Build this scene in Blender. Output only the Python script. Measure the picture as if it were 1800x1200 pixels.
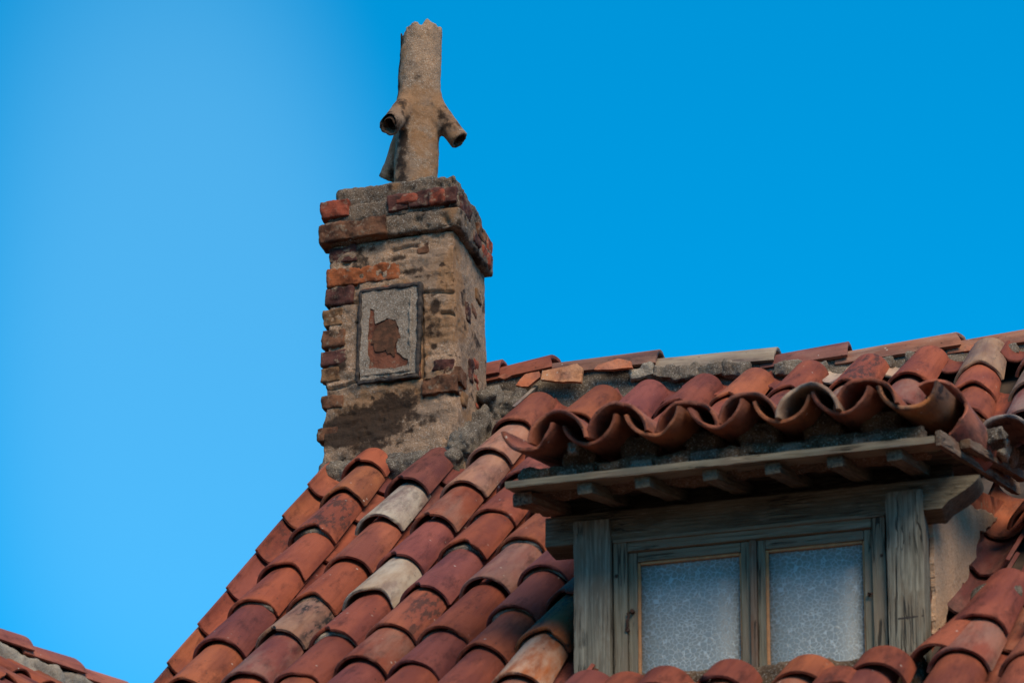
import bpy, bmesh, math, random
import numpy as np
from math import radians, sin, cos, tan, pi, atan2
from mathutils import Vector, Matrix
from mathutils.geometry import tessellate_polygon

for o in list(bpy.data.objects):
    bpy.data.objects.remove(o)
scn = bpy.context.scene
col = scn.collection

# ---------------------------------------------------------------- camera, sky, sun, exposure
Z0 = 5.777                       # height of the chimney foot above the ground
PSI = radians(16.2)
camd = bpy.data.cameras.new('camera')
cam = bpy.data.objects.new('camera', camd)
col.objects.link(cam)
cam.location = (3.038, -9.658, 1.70)
cam.rotation_euler = (radians(90 + 10), 0, PSI)
camd.sensor_width = 36
camd.lens = 90
camd.shift_y = (1960 - 4500 * tan(radians(10))) / 1800
camd.clip_end = 2000
camd.dof.use_dof = True
camd.dof.focus_distance = 10.4
camd.dof.aperture_fstop = 4.0
scn.camera = cam

SUN_EL, SUN_AZ = radians(43), radians(180 - 38)   # azimuth clockwise from +Y: behind the camera
wd = bpy.data.worlds.new('World')
scn.world = wd
wd.use_nodes = True
nt = wd.node_tree
nt.nodes.clear()
wo = nt.nodes.new('ShaderNodeOutputWorld')
bg = nt.nodes.new('ShaderNodeBackground')
sky = nt.nodes.new('ShaderNodeTexSky')
sky.sky_type = 'NISHITA'
sky.sun_disc = False
sky.sun_elevation = SUN_EL
sky.sun_rotation = SUN_AZ
sky.altitude = 5000
sky.air_density = 1.0
sky.dust_density = 0.3
sky.ozone_density = 1.0
tint = nt.nodes.new('ShaderNodeMix'); tint.data_type = 'RGBA'; tint.blend_type = 'MULTIPLY'
tint.inputs['Factor'].default_value = 1
tint.inputs['B'].default_value = (0.0, 1.35, 2.16, 1)
# thin high veils of haze: soft-edged streaks, one of them left of the chimney
tc = nt.nodes.new('ShaderNodeTexCoord')
ns = nt.nodes.new('ShaderNodeTexNoise'); ns.inputs['Scale'].default_value = 4.0; ns.inputs['Detail'].default_value = 1.0
nm = nt.nodes.new('ShaderNodeVectorMath'); nm.operation = 'MULTIPLY_ADD'
nm.inputs[1].default_value = (.05, .05, .05)
def veil(u, v, ru, rv, amount):
    """soft elliptical veil centred where the sky shows at picture point (u, v)"""
    fw = Vector((-sin(PSI) * cos(radians(10)), cos(PSI) * cos(radians(10)), sin(radians(10))))
    rt = Vector((cos(PSI), sin(PSI), 0)); upv = rt.cross(fw)
    pv = 600 + 1960 - 4500 * tan(radians(10))
    d = (rt * (u - 900) / 4500 + fw + upv * (pv - v) / 4500).normalized()
    ex = rt; ey = ex.cross(d) * -1
    sub = nt.nodes.new('ShaderNodeVectorMath'); sub.operation = 'SUBTRACT'; sub.inputs[1].default_value = d + Vector((.025, .025, .025))
    nt.links.new(nm.outputs[0], sub.inputs[0])
    out = []
    for ax, rr in ((ex, ru / 4500), (ey, rv / 4500)):
        dt = nt.nodes.new('ShaderNodeVectorMath'); dt.operation = 'DOT_PRODUCT'; dt.inputs[1].default_value = ax / rr
        nt.links.new(sub.outputs[0], dt.inputs[0])
        sq = nt.nodes.new('ShaderNodeMath'); sq.operation = 'POWER'; sq.inputs[1].default_value = 2
        ab = nt.nodes.new('ShaderNodeMath'); ab.operation = 'ABSOLUTE'
        nt.links.new(dt.outputs['Value'], ab.inputs[0]); nt.links.new(ab.outputs[0], sq.inputs[0]); out.append(sq.outputs[0])
    sm = nt.nodes.new('ShaderNodeMath'); sm.operation = 'ADD'
    nt.links.new(out[0], sm.inputs[0]); nt.links.new(out[1], sm.inputs[1])
    mr = nt.nodes.new('ShaderNodeMapRange'); mr.interpolation_type = 'SMOOTHERSTEP'
    mr.inputs['From Min'].default_value = 1.6; mr.inputs['From Max'].default_value = 0.0; mr.inputs['To Max'].default_value = amount
    nt.links.new(sm.outputs[0], mr.inputs['Value'])
    return mr.outputs[0]
nt.links.new(tc.outputs['Generated'], ns.inputs['Vector'])
nt.links.new(ns.outputs['Color'], nm.inputs[0]); nt.links.new(tc.outputs['Generated'], nm.inputs[2])
va, vb = veil(310, 620, 400, 700, .155), veil(-900, 300, 500, 420, .10)
vm = nt.nodes.new('ShaderNodeMath'); vm.operation = 'MAXIMUM'
nt.links.new(va, vm.inputs[0]); nt.links.new(vb, vm.inputs[1])
hz = nt.nodes.new('ShaderNodeMix'); hz.data_type = 'RGBA'
hz.inputs['B'].default_value = (2.3, 4.9, 6.4, 1)
L = nt.links.new
L(vm.outputs[0], hz.inputs['Factor'])
gm_ = nt.nodes.new('ShaderNodeGamma'); gm_.inputs['Gamma'].default_value = 0.55
L(sky.outputs[0], gm_.inputs['Color']); L(gm_.outputs[0], tint.inputs['A']); L(tint.outputs['Result'], hz.inputs['A'])
L(hz.outputs['Result'], bg.inputs['Color']); L(bg.outputs[0], wo.inputs['Surface'])
bg.inputs['Strength'].default_value = 0.142

sd = bpy.data.lights.new('sun', 'SUN')
sd.energy = 3.3
sd.angle = radians(38)
sd.color = (1.0, 0.80, 0.56)
sun = bpy.data.objects.new('sun', sd)
col.objects.link(sun)
sdir = Vector((sin(SUN_AZ) * cos(SUN_EL), cos(SUN_AZ) * cos(SUN_EL), sin(SUN_EL)))
sun.rotation_euler = sdir.to_track_quat('Z', 'Y').to_euler()
sun.location = sdir * 40

vs = scn.view_settings
vs.view_transform = 'Standard'; vs.look = 'None'; vs.gamma = 1; vs.exposure = 0.62
vs.use_curve_mapping = False

# ---------------------------------------------------------------- noise helpers (numpy)
def _h(ix, iy, iz, seed):
    n = (ix.astype(np.int64) * 374761393 + iy.astype(np.int64) * 668265263 + iz.astype(np.int64) * 2147483647 + seed * 1274126177) & 0xffffffff
    n = ((n ^ (n >> 13)) * 1274126177) & 0xffffffff
    n = n ^ (n >> 16)
    return (n & 0xffff) / 32767.5 - 1.0
def vnoise(P, scale=1.0, seed=0):
    P = np.asarray(P, float) * scale
    I = np.floor(P).astype(np.int64); Fr = P - I
    Fr = Fr * Fr * (3 - 2 * Fr)
    r = 0
    for dx in (0, 1):
        wx = Fr[..., 0] if dx else 1 - Fr[..., 0]
        for dy in (0, 1):
            wy = Fr[..., 1] if dy else 1 - Fr[..., 1]
            for dz in (0, 1):
                wz = Fr[..., 2] if dz else 1 - Fr[..., 2]
                r = r + wx * wy * wz * _h(I[..., 0] + dx, I[..., 1] + dy, I[..., 2] + dz, seed)
    return r
def fbm(P, scale=1.0, octs=3, seed=0):
    r = 0; a = 1.0; t = 0
    for k in range(octs):
        r = r + a * vnoise(P, scale * 2 ** k, seed + 17 * k); t += a; a *= 0.5
    return r / t
def sstep(a, b, x):
    t = np.clip((x - a) / (b - a), 0, 1)
    return t * t * (3 - 2 * t)

# ---------------------------------------------------------------- materials
class G:
    def __init__(s, name):
        s.m = bpy.data.materials.new(name); s.m.use_nodes = True
        s.t = s.m.node_tree; s.t.nodes.clear()
        s.out = s.t.nodes.new('ShaderNodeOutputMaterial')
    def n(s, typ, **kw):
        nd = s.t.nodes.new(typ)
        for k, v in kw.items():
            if hasattr(nd, k) and k not in nd.inputs: setattr(nd, k, v)
            else: s.set(nd, k, v)
        return nd
    def set(s, nd, k, v):
        i = nd.inputs[k]
        if isinstance(v, bpy.types.NodeSocket): s.t.links.new(v, i)
        else:
            if hasattr(i, 'default_value') and not isinstance(v, (int, float)) and len(v) == 3 and len(i.default_value) == 4: v = (*v, 1)
            i.default_value = v
    def coord(s, out='Object', scale=(1, 1, 1), loc=None):
        tcn = s.n('ShaderNodeTexCoord')
        mpn = s.n('ShaderNodeMapping', Vector=tcn.outputs[out], Scale=scale)
        if loc is not None: s.set(mpn, 'Location', loc)
        return mpn.outputs[0]
    def rnd(s):
        oi = s.n('ShaderNodeObjectInfo')
        mul = s.n('ShaderNodeVectorMath', operation='SCALE'); mul.inputs[0].default_value = (37.0, 91.0, 53.0)
        s.t.links.new(oi.outputs['Random'], mul.inputs['Scale'])
        return oi, mul.outputs[0]
    def noise(s, vec, scale, detail=4, rough=0.55, dist=0.0):
        return s.n('ShaderNodeTexNoise', Vector=vec, Scale=scale, Detail=detail, Roughness=rough, Distortion=dist).outputs['Fac']
    def ramp(s, fac, a, b, lo=0.0, hi=1.0):
        r = s.n('ShaderNodeMapRange', interpolation_type='SMOOTHSTEP')
        s.set(r, 'Value', fac); s.set(r, 'From Min', a); s.set(r, 'From Max', b); s.set(r, 'To Min', lo); s.set(r, 'To Max', hi)
        return r.outputs[0]
    def mix(s, fac, a, b, mode='MIX'):
        m = s.n('ShaderNodeMix', data_type='RGBA', blend_type=mode)
        s.set(m, 'Factor', fac); s.set(m, 'A', a); s.set(m, 'B', b)
        return m.outputs['Result']
    def math(s, op, a, b=0.0):
        m = s.n('ShaderNodeMath', operation=op)
        for i, v in enumerate((a, b)):
            if isinstance(v, bpy.types.NodeSocket): s.t.links.new(v, m.inputs[i])
            else: m.inputs[i].default_value = v
        return m.outputs[0]
    def attr(s, name, typ='GEOMETRY'):
        a = s.n('ShaderNodeAttribute'); a.attribute_type = typ; a.attribute_name = name
        return a
    def bump(s, h, strength, dist, nrm=None):
        b = s.n('ShaderNodeBump', Height=h, Strength=strength, Distance=dist)
        if nrm is not None: s.set(b, 'Normal', nrm)
        return b.outputs[0]
    def bsdf(s, color, rough=0.9, nrm=None, spec=0.25):
        b = s.n('ShaderNodeBsdfPrincipled')
        s.set(b, 'Base Color', color); s.set(b, 'Roughness', rough); b.inputs['Specular IOR Level'].default_value = spec
        if nrm is not None: s.set(b, 'Normal', nrm)
        s.t.links.new(b.outputs[0], s.out.inputs['Surface'])
        return b

def mat_tile():
    g = G('terracotta')
    oi, off = g.rnd()
    tcn = g.n('ShaderNodeTexCoord')
    add = g.n('ShaderNodeVectorMath', operation='ADD'); g.t.links.new(tcn.outputs['Object'], add.inputs[0]); g.t.links.new(off, add.inputs[1])
    v0 = add.outputs[0]
    v = g.n('ShaderNodeMapping', Vector=v0, Scale=(1, .30, 1)).outputs[0]
    mpn = g.n('ShaderNodeMapping', Vector=v0, Scale=(42, 2.4, 42)).outputs[0]
    base = oi.outputs['Color']
    big = g.noise(v, 9, 3)
    c = g.mix(g.ramp(big, .38, .66, 0, .85), base, g.mix(1.0, base, (.55, .50, .66), 'MULTIPLY'))
    gm = g.noise(v, 17, 6, .72)
    c = g.mix(g.ramp(gm, .50, .72, 0, .85), c, g.mix(1.0, c, (.34, .30, .30), 'MULTIPLY'))
    mid = g.noise(v, 26, 5, .65)
    c = g.mix(g.ramp(mid, .50, .78, 0, .55), c, g.mix(1.0, c, (1.38, 1.36, 1.25), 'MULTIPLY'))
    st = g.noise(mpn, 1.0, 4, .6)
    c = g.mix(g.ramp(st, .50, .70, 0, .55), c, g.mix(1.0, c, (.66, .60, .55), 'MULTIPLY'))
    # lime bloom and soot by object property
    lime = g.attr('lime', 'OBJECT').outputs['Fac']
    ln = g.noise(v, 13, 6, .65)
    lm = g.math('MULTIPLY', g.ramp(ln, .36, .66), lime)
    c = g.mix(lm, c, (.38, .32, .25))
    soot = g.attr('soot', 'OBJECT').outputs['Fac']
    sn = g.noise(v, 42, 6, .7); sb = g.noise(v, 9, 2)
    sm = g.math('MULTIPLY', g.math('MULTIPLY', g.ramp(sn, .47, .58), g.ramp(sb, .44, .60)), soot)
    c = g.mix(sm, c, (.018, .014, .012))
    # scattered specks, pits
    vo = g.n('ShaderNodeTexVoronoi', Vector=v0, Scale=34.0)
    sp = g.math('MULTIPLY', g.ramp(vo.outputs['Distance'], .16, .07), g.ramp(g.noise(v, 21, 1), .52, .60))
    c = g.mix(g.math('MULTIPLY', sp, .8), c, (.05, .03, .025))
    li = g.n('ShaderNodeTexVoronoi', Vector=v0, Scale=22.0)
    lp = g.math('MULTIPLY', g.ramp(li.outputs['Distance'], .13, .06), g.ramp(g.noise(v0, 7, 1), .55, .62))
    c = g.mix(g.math('MULTIPLY', lp, .55), c, (.45, .43, .38))
    h = g.math('ADD', g.math('MULTIPLY', g.noise(v0, 70, 6, .75), .7), g.math('MULTIPLY', st, .5))
    h = g.math('SUBTRACT', h, g.math('MULTIPLY', sp, .5))
    g.bsdf(c, .78, g.bump(h, .9, .006), .24)
    return g.m

def mat_mortar(name, a, b, dark, use_stain=False, grain=1.0):
    g = G(name)
    v = g.coord('Object')
    oi, off = g.rnd()
    add = g.n('ShaderNodeVectorMath', operation='ADD'); g.t.links.new(v, add.inputs[0]); g.t.links.new(off, add.inputs[1])
    v = add.outputs[0]
    c = g.mix(g.ramp(g.noise(v, 6, 4), .38, .66), a, b)
    c = g.mix(g.ramp(g.noise(v, 24, 6, .7), .50, .72, 0, .6), c, dark)
    fine = g.noise(v, 170, 3, .7)
    c = g.mix(g.ramp(fine, .54, .70, 0, .55), c, (.50, .47, .42))
    c = g.mix(g.ramp(fine, .46, .32, 0, .65), c, g.mix(1.0, c, (.3, .27, .24), 'MULTIPLY'))
    if use_stain:
        at = g.attr('stain').outputs['Color']
        sx = g.n('ShaderNodeSeparateColor', Color=at)
        edge = g.noise(v, 30, 5, .7)
        def m(ch, k=.45):
            s_ = g.math('ADD', sx.outputs[ch], g.math('MULTIPLY', g.math('SUBTRACT', edge, .5), 1.5))
            return g.ramp(s_, .22, .72)
        c = g.mix(g.math('MULTIPLY', m('Green'), .72), c, (.205, .105, .048))        # ochre
        c = g.mix(g.math('MULTIPLY', m('Blue'), .6), c, (.185, .132, .098))          # grey lichen and cement
        c = g.mix(g.math('MULTIPLY', m('Red'), .93), c, (.022, .013, .009))         # soot
    h = g.math('ADD', g.math('MULTIPLY', g.noise(v, 45, 6, .75), 1.0), g.math('MULTIPLY', fine, .25))
    g.bsdf(c, .95, g.bump(h, .8 * grain, .012), .15)
    return g.m

def mat_brick():
    g = G('brick')
    oi, off = g.rnd()
    tcn = g.n('ShaderNodeTexCoord')
    add = g.n('ShaderNodeVectorMath', operation='ADD'); g.t.links.new(tcn.outputs['Object'], add.inputs[0]); g.t.links.new(off, add.inputs[1])
    v = add.outputs[0]
    c = oi.outputs['Color']
    c = g.mix(g.ramp(g.noise(v, 14, 5, .65), .42, .66), c, g.mix(1.0, c, (.30, .28, .30), 'MULTIPLY'))
    c = g.mix(g.ramp(g.noise(v, 30, 6, .7), .53, .68, 0, .7), c, (.20, .155, .11))
    h = g.noise(v, 60, 6, .75)
    g.bsdf(c, .92, g.bump(h, .7, .01), .2)
    return g.m

def mat_wood(name, a, b, crackw=1.0, warm=(.16, .12, .085)):
    g = G(name)
    oi, off = g.rnd()
    tcn = g.n('ShaderNodeTexCoord')
    add = g.n('ShaderNodeVectorMath', operation='ADD'); g.t.links.new(tcn.outputs['Object'], add.inputs[0]); g.t.links.new(off, add.inputs[1])
    v = add.outputs[0]
    v1 = g.n('ShaderNodeMapping', Vector=v, Scale=(4.5, 120, 120)).outputs[0]
    v2 = g.n('ShaderNodeMapping', Vector=v, Scale=(1.4, 42, 42)).outputs[0]
    gr = g.noise(v1, 1.0, 5, .6, .4)
    c = g.mix(g.ramp(gr, .35, .68), a, b)
    c = g.mix(g.ramp(g.noise(g.n('ShaderNodeMapping', Vector=v, Scale=(.4, 1, 1)).outputs[0], 13, 6, .65), .46, .64, 0, .75), c, warm)
    c = g.mix(g.ramp(g.noise(v1, 2.2, 3, .6), .58, .74, 0, .5), c, (.30, .28, .235))
    cr = g.noise(v2, 1.0, 3, .55, .9)
    d = g.math('ABSOLUTE', g.math('SUBTRACT', cr, .5))
    ck = g.math('MULTIPLY', g.ramp(d, .022 * crackw, .004), g.ramp(g.noise(v, 5, 2), .46, .56))
    c = g.mix(g.math('MULTIPLY', ck, .9), c, (.018, .016, .013))
    h = g.math('SUBTRACT', gr, g.math('MULTIPLY', ck, 1.6))
    g.bsdf(c, .88, g.bump(h, .7, .006), .25)
    return g.m

def mat_plain(name, c1, c2, scale=20, rough=.8, bump=.4, spec=.25, metal=0.0):
    g = G(name)
    v = g.coord('Object')
    c = g.mix(g.ramp(g.noise(v, scale, 5, .65), .38, .66), c1, c2)
    b = g.bsdf(c, rough, g.bump(g.noise(v, scale * 3, 5, .7), bump, .006), spec)
    b.inputs['Metallic'].default_value = metal
    return g.m

def mat_glass():
    g = G('crackle_glass')
    v = g.coord('Object')
    wob = g.n('ShaderNodeTexNoise', Vector=v, Scale=9.0, Detail=2.0)
    vv = g.n('ShaderNodeVectorMath', operation='MULTIPLY_ADD')
    g.t.links.new(wob.outputs['Color'], vv.inputs[0]); vv.inputs[1].default_value = (.02, .02, .02); g.t.links.new(v, vv.inputs[2])
    flat = g.n('ShaderNodeMapping', Vector=vv.outputs[0], Scale=(1, 0, 1.12)).outputs[0]
    vo = g.n('ShaderNodeTexVoronoi', Vector=flat, Scale=62.0, feature='DISTANCE_TO_EDGE')
    d = vo.outputs['Distance']
    line = g.ramp(d, .080, .030)
    line = g.math('MULTIPLY', line, g.ramp(g.noise(v, 60, 2), .36, .54, .35, 1.0))
    nrm = g.bump(g.ramp(d, .0, .12), .6, .004)
    gl = g.n('ShaderNodeBsdfGlossy', Roughness=.38, Normal=nrm, Color=(.9, .95, 1.0))
    tr = g.n('ShaderNodeBsdfTransparent', Color=(.80, .86, .86))
    df = g.n('ShaderNodeBsdfDiffuse', Color=(.40, .395, .365))
    ld = g.n('ShaderNodeBsdfDiffuse', Color=(.43, .47, .48))  # pale line colour stands in for sky reflected in the glass grooves
    lg = g.n('ShaderNodeBsdfGlossy', Roughness=.5, Color=(.9, .95, 1.0), Normal=nrm)
    m1 = g.n('ShaderNodeMixShader'); m1.inputs[0].default_value = .42
    g.t.links.new(tr.outputs[0], m1.inputs[1]); g.t.links.new(df.outputs[0], m1.inputs[2])
    m2 = g.n('ShaderNodeMixShader'); m2.inputs[0].default_value = .04
    g.t.links.new(m1.outputs[0], m2.inputs[1]); g.t.links.new(gl.outputs[0], m2.inputs[2])
    m3 = g.n('ShaderNodeMixShader'); m3.inputs[0].default_value = .06
    g.t.links.new(ld.outputs[0], m3.inputs[1]); g.t.links.new(lg.outputs[0], m3.inputs[2])
    m4 = g.n('ShaderNodeMixShader')
    g.t.links.new(g.math('MULTIPLY', line, .78), m4.inputs[0]); g.t.links.new(m2.outputs[0], m4.inputs[1]); g.t.links.new(m3.outputs[0], m4.inputs[2])
    g.t.links.new(m4.outputs[0], g.out.inputs['Surface'])
    return g.m

M = {
    'tile': mat_tile(),
    'chim': mat_mortar('chimney_render', (.285, .178, .112), (.205, .135, .09), (.075, .046, .030), True),
    'capm': mat_mortar('cap_cement', (.125, .088, .062), (.075, .054, .040), (.032, .024, .019), True),
    'mortar': mat_mortar('grey_mortar', (.13, .104, .080), (.068, .054, .044), (.024, .020, .017)),
    'pale': mat_mortar('pale_mortar', (0.320, 0.272, 0.216), (0.192, 0.160, 0.128), (0.088, 0.072, 0.060)),
    'dmortar': mat_mortar('dirty_mortar', (.115, .070, .043), (.07, .045, .028), (.028, .019, .013)),
    'stone': mat_mortar('stone', (0.176, 0.140, 0.108), (0.112, 0.088, 0.070), (0.056, 0.044, 0.034)),
    'pot': mat_mortar('pot_cement', (.285, .185, .118), (.215, .145, .098), (.09, .056, .036), True, .9),
    'plaster': mat_mortar('cheek_plaster', (.44, .275, .175), (.36, .235, .155), (.22, .14, .09)),
    'slab': mat_mortar('slab_cement', (.235, .185, .145), (.17, .132, .102), (.06, .044, .033)),
    'crust': mat_plain('soot_crust', (.055, .028, .018), (.11, .048, .028), 40, .95, .6, .1),
    'brick': mat_brick(),
    'wood': mat_wood('weathered_wood', (.13, .108, .072), (.205, .175, .125)),
    'woodp': mat_wood('post_wood', (.095, .085, .064), (.215, .195, .150), 1.3, (.125, .095, .065)),
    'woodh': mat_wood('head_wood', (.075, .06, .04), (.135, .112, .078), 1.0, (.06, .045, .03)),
    'woodd': mat_wood('dark_wood', (.024, .018, .012), (.052, .041, .029), 1.0, (.09, .07, .05)),  # darker copy of the wood: shade under the eave put into its colour
    'rot': mat_wood('rotten_wood', (.085, .052, .034), (.19, .135, .095), 1.6, (.13, .055, .028)),
    'bead': mat_plain('putty_bead', (.46, .21, .09), (.34, .16, .075), 40),
    'rust': mat_plain('rusty_iron', (.07, .03, .018), (.028, .017, .014), 60, .85, .6),
    'iron': mat_plain('black_iron', (.022, .018, .018), (.05, .036, .028), 50, .8, .6),
    'glass': mat_glass(),
    'curtain': mat_plain('curtain_cloth', (.46, .44, .38), (.36, .35, .31), 6, .95, .1),
    'wall': mat_mortar('house_plaster', (.42, .37, .30), (.35, .31, .25), (.25, .21, .17)),
    'deck': mat_plain('roof_underlay', (.07, .05, .04), (.045, .035, .03), 12, .95),
    'ground': mat_mortar('paving', (.19, .145, .10), (.16, .12, .085), (.12, .092, .066)),
}

# ---------------------------------------------------------------- object helpers
HL = Vector((1.2, 0.7, 0.0))           # base of the house
def empty(name, loc, label=None, cat=None):
    o = bpy.data.objects.new(name, None); col.objects.link(o); o.location = loc
    if label: o['label'] = label
    if cat: o['category'] = cat
    return o
house = empty('old_house', HL, 'old stone house with red barrel-tile roof, crumbling chimney and grey wooden dormer window', 'house')
BASE = {house: HL.copy()}
def part(name, me, mat, parent, mw=None, color=None, label=None, **props):
    """link a mesh as a part; mw is its matrix in P0 coordinates (chimney foot), geometry in local coordinates"""
    o = bpy.data.objects.new(name, me)
    col.objects.link(o)
    if mat is not None and not me.materials: me.materials.append(M[mat])
    mw = Matrix.Translation((0, 0, Z0)) @ (mw if mw is not None else Matrix())
    o.parent = parent
    o.matrix_basis = Matrix.Translation(-BASE[parent]) @ mw
    BASE[o] = mw.translation.copy()
    if color is not None: o.color = (*color, 1)
    if label: o['label'] = label
    for k, v in props.items(): o[k] = v
    return o
def holder(name, me, mat, parent, label=None):
    """a part whose own frame is P0's frame, so that its sub-parts sit easily under it"""
    o = part(name, me, mat, parent, None, None, label)
    return o

def mesh(name, verts, faces, smooth=True, sharp=40):
    me = bpy.data.meshes.new(name)
    me.from_pydata([tuple(v) for v in verts], [], [tuple(f) for f in faces])
    me.validate(); me.update()
    if smooth:
        me.shade_smooth()
        if sharp: me.set_sharp_from_angle(angle=radians(sharp))
    return me

def lattice(nx, ny, nz):
    idx = {}; pts = []; faces = []
    def v(i, j, k):
        key = (i, j, k)
        if key not in idx:
            idx[key] = len(pts); pts.append(key)
        return idx[key]
    for j in range(ny):
        for k in range(nz):
            faces.append((v(0, j, k), v(0, j, k + 1), v(0, j + 1, k + 1), v(0, j + 1, k)))
            faces.append((v(nx, j, k), v(nx, j + 1, k), v(nx, j + 1, k + 1), v(nx, j, k + 1)))
    for i in range(nx):
        for k in range(nz):
            faces.append((v(i, 0, k), v(i + 1, 0, k), v(i + 1, 0, k + 1), v(i, 0, k + 1)))
            faces.append((v(i, ny, k), v(i, ny, k + 1), v(i + 1, ny, k + 1), v(i + 1, ny, k)))
    for i in range(nx):
        for j in range(ny):
            faces.append((v(i, j, 0), v(i, j + 1, 0), v(i + 1, j + 1, 0), v(i + 1, j, 0)))
            faces.append((v(i, j, nz), v(i + 1, j, nz), v(i + 1, j + 1, nz), v(i, j + 1, nz)))
    return np.array(pts, float) / np.array([nx, ny, nz]), faces

def rough_box(name, size, res, rad=.01, amp=.004, scale=14, seed=0, fn=None, sharp=0, octs=4):
    """box centred on the origin with worn corners and lumpy faces"""
    s = np.array(size, float)
    nseg = [max(2, int(round(a / res))) for a in s]
    p, faces = lattice(*nseg)
    p = (p - .5) * s
    half = s / 2 - rad
    inner = np.clip(p, -half, half)
    d = p - inner
    ln = np.linalg.norm(d, axis=1, keepdims=True); ln[ln == 0] = 1
    nrm = d / ln
    p = inner + nrm * rad
    p = p + nrm * (fbm(p + seed * 7.31, scale, octs, seed) * amp)[:, None]
    if fn is not None: p = fn(p, nrm)
    return mesh(name, p, faces, True, sharp)

def set_stain(me, rgb):
    a = me.color_attributes.new('stain', 'FLOAT_COLOR', 'POINT')
    buf = np.ones((len(me.vertices), 4), np.float32); buf[:, :3] = rgb
    a.data.foreach_set('color', buf.ravel())

def ribbon_slab(name, outer, hole=None, thick=.012, rag=.0, seed=0, step=.02, frame=lambda a, b, c: (a, b, c)):
    """flat slab from an outline (a, b) with thickness along c; ragged edge"""
    def dense(pts):
        r = []
        for (x0, y0), (x1, y1) in zip(pts, pts[1:] + pts[:1]):
            n = max(1, int(math.hypot(x1 - x0, y1 - y0) / step))
            for i in range(n): r.append((x0 + (x1 - x0) * i / n, y0 + (y1 - y0) * i / n))
        if rag:
            P = np.array([(x, y, seed * 3.7) for x, y in r])
            dx = fbm(P, 30, 3, seed) * rag; dy = fbm(P, 30, 3, seed + 5) * rag
            r = [(x + a, y + b) for (x, y), a, b in zip(r, dx, dy)]
        return r
    loops = [dense(outer)] + ([dense(hole)] if hole else [])
    tri = tessellate_polygon([[Vector((x, y, 0)) for x, y in lp] for lp in loops])
    flat = [q for lp in loops for q in lp]; n = len(flat)
    verts = [frame(x, y, thick) for x, y in flat] + [frame(x, y, 0) for x, y in flat]
    faces = [tuple(t) for t in tri] + [tuple(i + n for i in reversed(t)) for t in tri]
    b = 0
    for lp in loops:
        for i in range(len(lp)):
            j = (i + 1) % len(lp)
            faces.append((b + i, b + j, n + b + j, n + b + i))
        b += len(lp)
    me = mesh(name, verts, faces, False)
    bm = bmesh.new(); bm.from_mesh(me); bmesh.ops.recalc_face_normals(bm, faces=bm.faces); bm.to_mesh(me); bm.free()
    return me

def surface_nets(f, lo, hi, h):
    lo = np.array(lo); hi = np.array(hi)
    n = np.ceil((hi - lo) / h).astype(int) + 1
    g = np.stack(np.meshgrid(*[lo[i] + h * np.arange(n[i]) for i in range(3)], indexing='ij'), -1)
    D = f(g)
    S = D < 0
    nx, ny, nz = n - 1
    cnt = np.zeros((nx, ny, nz)); acc = np.zeros((nx, ny, nz, 3))
    corner = [(i, j, k) for i in (0, 1) for j in (0, 1) for k in (0, 1)]
    sub = lambda A, c: A[c[0]:c[0] + nx, c[1]:c[1] + ny, c[2]:c[2] + nz]
    for a in corner:
        for ax in range(3):
            if a[ax] == 0:
                b = list(a); b[ax] = 1
                da, db = sub(D, a), sub(D, b)
                m = (da < 0) != (db < 0)
                t = np.where(m, da / np.where(m, da - db, 1), 0)
                cnt += m
                for k in range(3):
                    acc[..., k] += m * (a[k] + (t if k == ax else 0))
    act = cnt > 0
    idx = -np.ones(act.shape, int); idx[act] = np.arange(act.sum())
    cell = np.argwhere(act)
    V = lo + h * (cell + acc[act] / cnt[act][:, None])
    faces = []
    for ax in range(3):
        u, w = (ax + 1) % 3, (ax + 2) % 3
        e = [slice(None)] * 3; e2 = [slice(None)] * 3
        e[ax] = slice(0, -1); e2[ax] = slice(1, None)
        A, B = S[tuple(e)], S[tuple(e2)]
        for q in np.argwhere(A != B):
            if min(q[u], q[w]) < 1 or q[u] >= n[u] - 1 or q[w] >= n[w] - 1: continue
            quad = []
            for du, dw in ((-1, -1), (0, -1), (0, 0), (-1, 0)):
                c = q.copy(); c[u] += du; c[w] += dw
                quad.append(idx[tuple(c)])
            if not A[tuple(q)]: quad.reverse()
            faces.append(quad)
    return V, faces

# ---------------------------------------------------------------- roof geometry
TH = radians(40)
TT = tan(TH)
UP = Vector((0, cos(TH), sin(TH))); NR = Vector((0, -sin(TH), cos(TH)))
def frame_mat(origin, xaxis, yaxis):
    y = Vector(yaxis).normalized(); x = Vector(xaxis); x = (x - y * x.dot(y)).normalized(); z = x.cross(y)
    m = Matrix.Identity(4)
    for i, a in enumerate((x, y, z)):
        for j in range(3): m[j][i] = a[j]
    m.translation = Vector(origin)
    return m
def slope_point(x, s, h): return Vector((x, -s * cos(TH), -s * sin(TH))) + NR * h

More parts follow.
